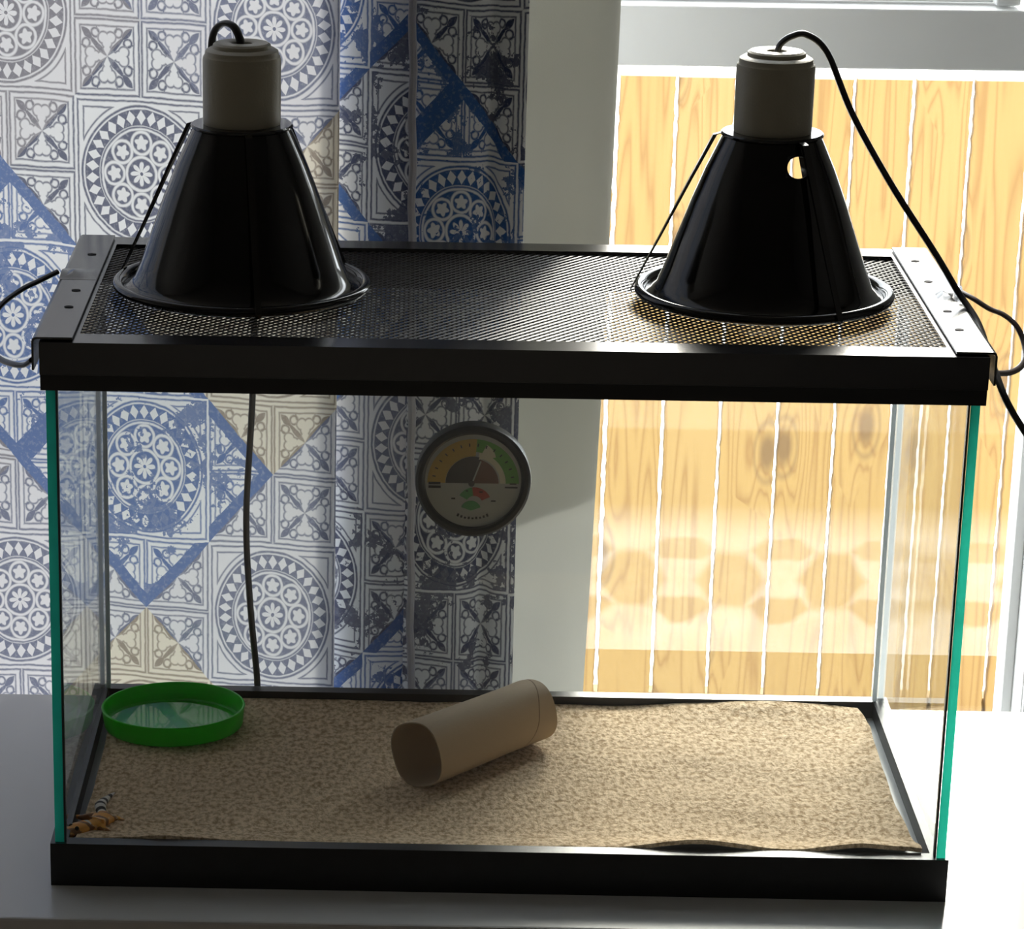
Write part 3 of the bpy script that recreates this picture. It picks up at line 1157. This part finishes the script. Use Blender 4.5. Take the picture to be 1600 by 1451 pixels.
# ------------------------------------------------------------------ dish
DX, DY, DZ = 55.6, 204.5, 20.0
dish = thing('water_dish', 'round shallow green plastic dish in the back left corner of the terrarium', 'dish', (DX, DY, DZ))
b = MB()
b.lathe([(0.1, 0), (40, 0), (43.2, 0.5), (43.8, 1.6), (44.9, 11.2), (45.3, 12.6), (44.9, 13.2), (44.0, 13.2), (43.5, 12.4), (42.4, 2.6), (41.0, 1.7), (0.1, 1.7)], 0, 0, n=96)
bmesh.ops.rotate(b.bm, verts=b.bm.verts[:], cent=(0, 0, 0), matrix=Matrix.Rotation(math.radians(-1.6), 3, 'X') @ Matrix.Rotation(math.radians(-1.0), 3, 'Y'))
bmesh.ops.translate(b.bm, verts=b.bm.verts[:], vec=(DX, DY, DZ + 1.2))
b.build('bowl', M['green'], dish)
b = MB()
b.lathe([(42.6, 5.0), (0.1, 5.0)], 0, 0, n=64)
bmesh.ops.translate(b.bm, verts=b.bm.verts[:], vec=(DX, DY, DZ + 1.2))
b.build('water', M['water'], dish)

# ------------------------------------------------------------------ cardboard tube
tf, tb = Vector((209.0, 107.5, 41.9)), Vector((281.0, 188.0, 41.6))
ax = (tb - tf).normalized()
sd = Vector((ax.y, -ax.x, 0)).normalized()
upv = sd.cross(ax)
if upv.z < 0:
    upv = -upv
tube = thing('cardboard_tube', 'empty brown cardboard roll tube lying across the middle of the carpet', 'cardboard tube', (245, 148, 20))
b = MB()


def tube_pt(s, a, r):
    # squashed, slightly boxy section with a soft crease
    c, sn = math.cos(a), math.sin(a)
    e = 0.80
    x = math.copysign(abs(c) ** e, c) * r * (0.98 - 0.03 * math.sin(3 * s))
    z = math.copysign(abs(sn) ** e, sn) * r * (0.97 + 0.02 * math.cos(4 * s))
    x, z = x * math.cos(0.35) - z * math.sin(0.35), x * math.sin(0.35) + z * math.cos(0.35)
    return tf + (tb - tf) * s + sd * x + upv * z


NS, NA = 24, 64
for r, flip in ((20.4, 0), (19.7, 1)):
    pass
outer = [[b.bm.verts.new(tube_pt(i / NS, 2 * PI * k / NA, 20.4)) for k in range(NA)] for i in range(NS + 1)]
inner = [[b.bm.verts.new(tube_pt(i / NS, 2 * PI * k / NA, 19.6)) for k in range(NA)] for i in range(NS + 1)]
for i in range(NS):
    for k in range(NA):
        f = b.bm.faces.new((outer[i][k], outer[i][(k + 1) % NA], outer[i + 1][(k + 1) % NA], outer[i + 1][k])); f.smooth = True
        f = b.bm.faces.new((inner[i][k], inner[i + 1][k], inner[i + 1][(k + 1) % NA], inner[i][(k + 1) % NA])); f.smooth = True
for k in range(NA):
    b.bm.faces.new((outer[0][k], inner[0][k], inner[0][(k + 1) % NA], outer[0][(k + 1) % NA]))
    b.bm.faces.new((outer[NS][k], outer[NS][(k + 1) % NA], inner[NS][(k + 1) % NA], inner[NS][k]))
b.build('tube_wall', M['card'], tube)
b = MB()
rows = [[], []]
for i in range(25):
    s = 0.72 + 0.27 * i / 24
    a = -1.5 + 3.0 * i / 24
    rows[0].append(tube_pt(s, a, 20.47))
    rows[1].append(tube_pt(s + 0.008, a, 20.47))
b.sheet(rows)
b.build('spiral_seam', M['card_seam'], tube)

# ------------------------------------------------------------------ gauge on the back pane
GX, GZ_, GY = 242.0, 172.6, 243.5
gauge = thing('dial_gauge', 'round black thermometer and humidity dial stuck inside the back glass', 'gauge', (GX, 256, GZ_))


def lathe_y(prof, name, mat, n=72):
    b_ = MB()
    b_.lathe(prof, 0, 0, n=n)
    for v in b_.bm.verts:
        x, y, z = v.co
        v.co = (GX + x, GY + z, GZ_ + y)
    return b_.build(name, mat, gauge)


lathe_y([(30.2, 2.8), (30.8, 0.4), (32.2, -0.6), (34.6, -0.4), (36.2, 1.2), (36.7, 4.0), (36.4, 12.8), (0.1, 12.9)], 'case', M['black_plastic'])
lathe_y([(30.6, 2.6), (0.1, 2.6)], 'dial_face', M['dial_white'])
ZC = GZ_ - 1.5


def dial(name, mat, r0, r1, a0, a1, y, cz=ZC, cx=GX):
    b_ = MB()
    b_.sector(cx, cz, r0, r1, a0, a1, y, 0.1)
    return b_.build(name, mat, gauge)


y1 = GY + 2.4
dial('amber_arc', M['dial_amber'], 17.5, 28.8, 86, 180, y1)
dial('green_arc', M['dial_green'], 20.5, 28.8, 0, 86, y1)
dial('pale_arc', M['dial_pale'], 17.0, 20.4, 0, 80, y1)
dial('dark_scale', M['dial_dark'], 0.2, 17.3, 74, 180, y1 - 0.12)
dial('brown_scale', M['dial_brown'], 0.2, 16.0, 0, 74, y1 - 0.12)
dial('red_zone', M['dial_red'], 5.2, 10.8, 25, 98, y1, GZ_ - 15.0, GX + 1)
dial('green_zone', M['dial_leaf'], 5.2, 10.8, 98, 150, y1, GZ_ - 15.0, GX + 1)
dial('leaf_mark', M['dial_leaf'], 0.2, 6.5, 20, 160, y1 - 0.1, GZ_ - 19.5, GX - 1)
b = MB(); b.sector(GX + 3.0, ZC + 15.5, 0.2, 11, 8, 62, y1 - 0.2, 0.1, n=8); b.build('pale_patch', M['dial_pale'], gauge)
b = MB()
b.bar((GX - 1.0, y1 - 0.6, ZC - 1), (GX + 4.6, y1 - 0.6, ZC + 14.5), 0.9, 0.3, up=(0, 1, 0))
b.lathe([(0.1, 0), (0.1, 0)], GX, GZ_, n=3) if False else None
b.build('needle', M['dial_white'], gauge)
b = MB(); b.sector(GX - 1, ZC, 0.1, 2.0, 0, 360, y1 - 0.9, 0.3); b.build('pivot', M['dial_dark'], gauge)
b = MB()
for (x0, x1, z0, z1) in ((-28, -20.5, -2.6, -1.0), (-28, -20.2, -5.0, -3.4), (20.0, 28.0, -4.4, -3.6), (23, 27.2, -2.0, -1.2), (-13.5, -11, -12.2, -11.2), (11.5, 14.5, -13.4, -12.6), (-4.4, -3.0, -7.0, -6.2), (4, 6.2, -7.6, -6.8)):
    b.box(GX + x0, GX + x1, y1 - 0.1, y1 + 0.1, GZ_ + z0, GZ_ + z1)
for k in range(14):                                        # scale ticks round the humidity arc
    a = math.radians(10 + 160 * k / 13)
    b.bar((GX + 24 * math.cos(a), y1 - 0.12, ZC + 24 * math.sin(a)), (GX + 26 * math.cos(a), y1 - 0.12, ZC + 26 * math.sin(a)), 0.7, 0.2, up=(0, 1, 0))
for k in range(9):                                         # small print along the lower edge, too fine to read
    a = math.radians(248 + 5.6 * k)
    hgt = 2.0 if k in (0, 8) else 1.2 + 0.4 * (k % 2)
    b.bar((GX + 25.2 * math.cos(a), y1 - 0.1, GZ_ + 25.2 * math.sin(a)), (GX + (25.2 - hgt) * math.cos(a), y1 - 0.1, GZ_ + (25.2 - hgt) * math.sin(a)), 1.3, 0.2, up=(0, 1, 0))
b.build('dial_print', M['print_black'], gauge)
lathe_y([(30.4, 1.2), (20, 0.7), (0.1, 0.5)], 'lens', M['glass'])

# ------------------------------------------------------------------ gecko
GK = Vector((17, 45, 18))
GD = Vector((0.0, -11.5, 0.6))
gk = thing('gecko', 'small orange gecko with black and white banded tail curled in the front left corner', 'gecko', GK)
sp_pts = [((7.0, 29.5, 21.6), 1.5), ((9.0, 32.0, 23.0), 3.0), ((12.5, 36.5, 24.2), 4.6), ((15.5, 40.0, 23.6), 3.7), ((18.8, 43.2, 23.0), 3.0), ((22.8, 46.0, 23.2), 4.1),
          ((25.6, 50.5, 23.4), 4.5), ((26.0, 56.0, 23.0), 4.2), ((25.2, 61.0, 22.6), 3.2), ((24.6, 65.0, 22.2), 2.4)]
verts = [tuple(p) for p, r in sp_pts]
rad = [r for p, r in sp_pts]
edges = [(i, i + 1) for i in range(len(sp_pts) - 1)]


def limb(root, pts, rr):
    last = root
    for p, r in zip(pts, rr):
        verts.append(p)
        rad.append(r)
        edges.append((last, len(verts) - 1))
        last = len(verts) - 1
    tip = Vector(pts[-1])
    prev = Vector(pts[-2])
    d = (tip - prev).normalized()
    d.z = -0.15
    for a in (-0.7, 0, 0.7):
        e = Matrix.Rotation(a, 3, 'Z') @ d
        verts.append(tuple(tip + e * 2.6))
        rad.append(0.45)
        edges.append((last, len(verts) - 1))


limb(5, [(28.0, 41.5, 21.8), (32.2, 39.0, 20.8), (34.5, 36.0, 20.4)], [1.7, 1.3, 0.9])
limb(4, [(15.6, 46.4, 22.0), (11.5, 49.6, 21.0), (8.8, 49.2, 20.6)], [1.6, 1.2, 0.9])
limb(7, [(20.0, 60.0, 22.4), (14.0, 58.6, 22.0), (11.5, 61.5, 21.0), (10.2, 63.4, 20.8)], [2.3, 1.8, 1.3, 0.9])
limb(7, [(31.0, 57.0, 21.8), (34.5, 60.5, 21.0), (37.0, 58.5, 20.6)], [2.2, 1.6, 1.0])
me = bpy.data.meshes.new('body')
me.from_pydata([(Vector(v) + GD - GK) * MM for v in verts], edges, [])
body = bpy.data.objects.new('body', me)
link(body, gk)
me.materials.append(M['gecko'])
md = body.modifiers.new('skin', 'SKIN')
md.use_smooth_shade = True
for i, v in enumerate(me.skin_vertices[0].data):
    r = rad[i] * MM * 1.15
    v.radius = (r * (1.12 if i < 10 else 1.0), r * (0.82 if i < 10 else 0.9))
    v.use_root = (i == 6)
ss = body.modifiers.new('smooth', 'SUBSURF')
ss.levels = 2
ss.render_levels = 2
b = MB()
b.tube([tuple(Vector(p_) + GD) for p_ in [(24.8, 63.5, 22.2), (24.2, 67.0, 22.0), (23.2, 71.0, 22.4), (22.6, 75.5, 22.6), (23.0, 80.5, 22.2), (24.4, 87.0, 21.6), (26.2, 94.0, 21.0), (28.6, 101.0, 20.6)]],
       [2.3, 2.6, 3.3, 3.4, 3.0, 2.3, 1.5, 0.4], n=14, sub=8, flat=0.85, mi=lambda t: 1 if (t * 4.6 + 0.35) % 1.0 < 0.42 else 0)
b.build('tail', [M['gecko_white'], M['gecko_black']], gk)
for p in ((9.4, 36.6, 26.2), (13.2, 32.6, 26.0)):
    b = MB()
    bmesh.ops.create_uvsphere(b.bm, u_segments=14, v_segments=10, radius=1.35, matrix=Matrix.Translation(Vector(p) + GD))
    b.build('eye', M['eye'], gk, smooth=True)
b = MB()
b.tube([tuple(Vector(p_) + GD) for p_ in [(16.0, 44.0, 26.2), (18.0, 43.0, 26.4), (19.8, 41.0, 25.8), (20.4, 39.6, 24.6)]], [0.5, 1.0, 1.0, 0.5], n=8, sub=4, flat=0.5)
tag(b.build('neck_band', M['gecko_white'], gk), 'pale band across the neck')
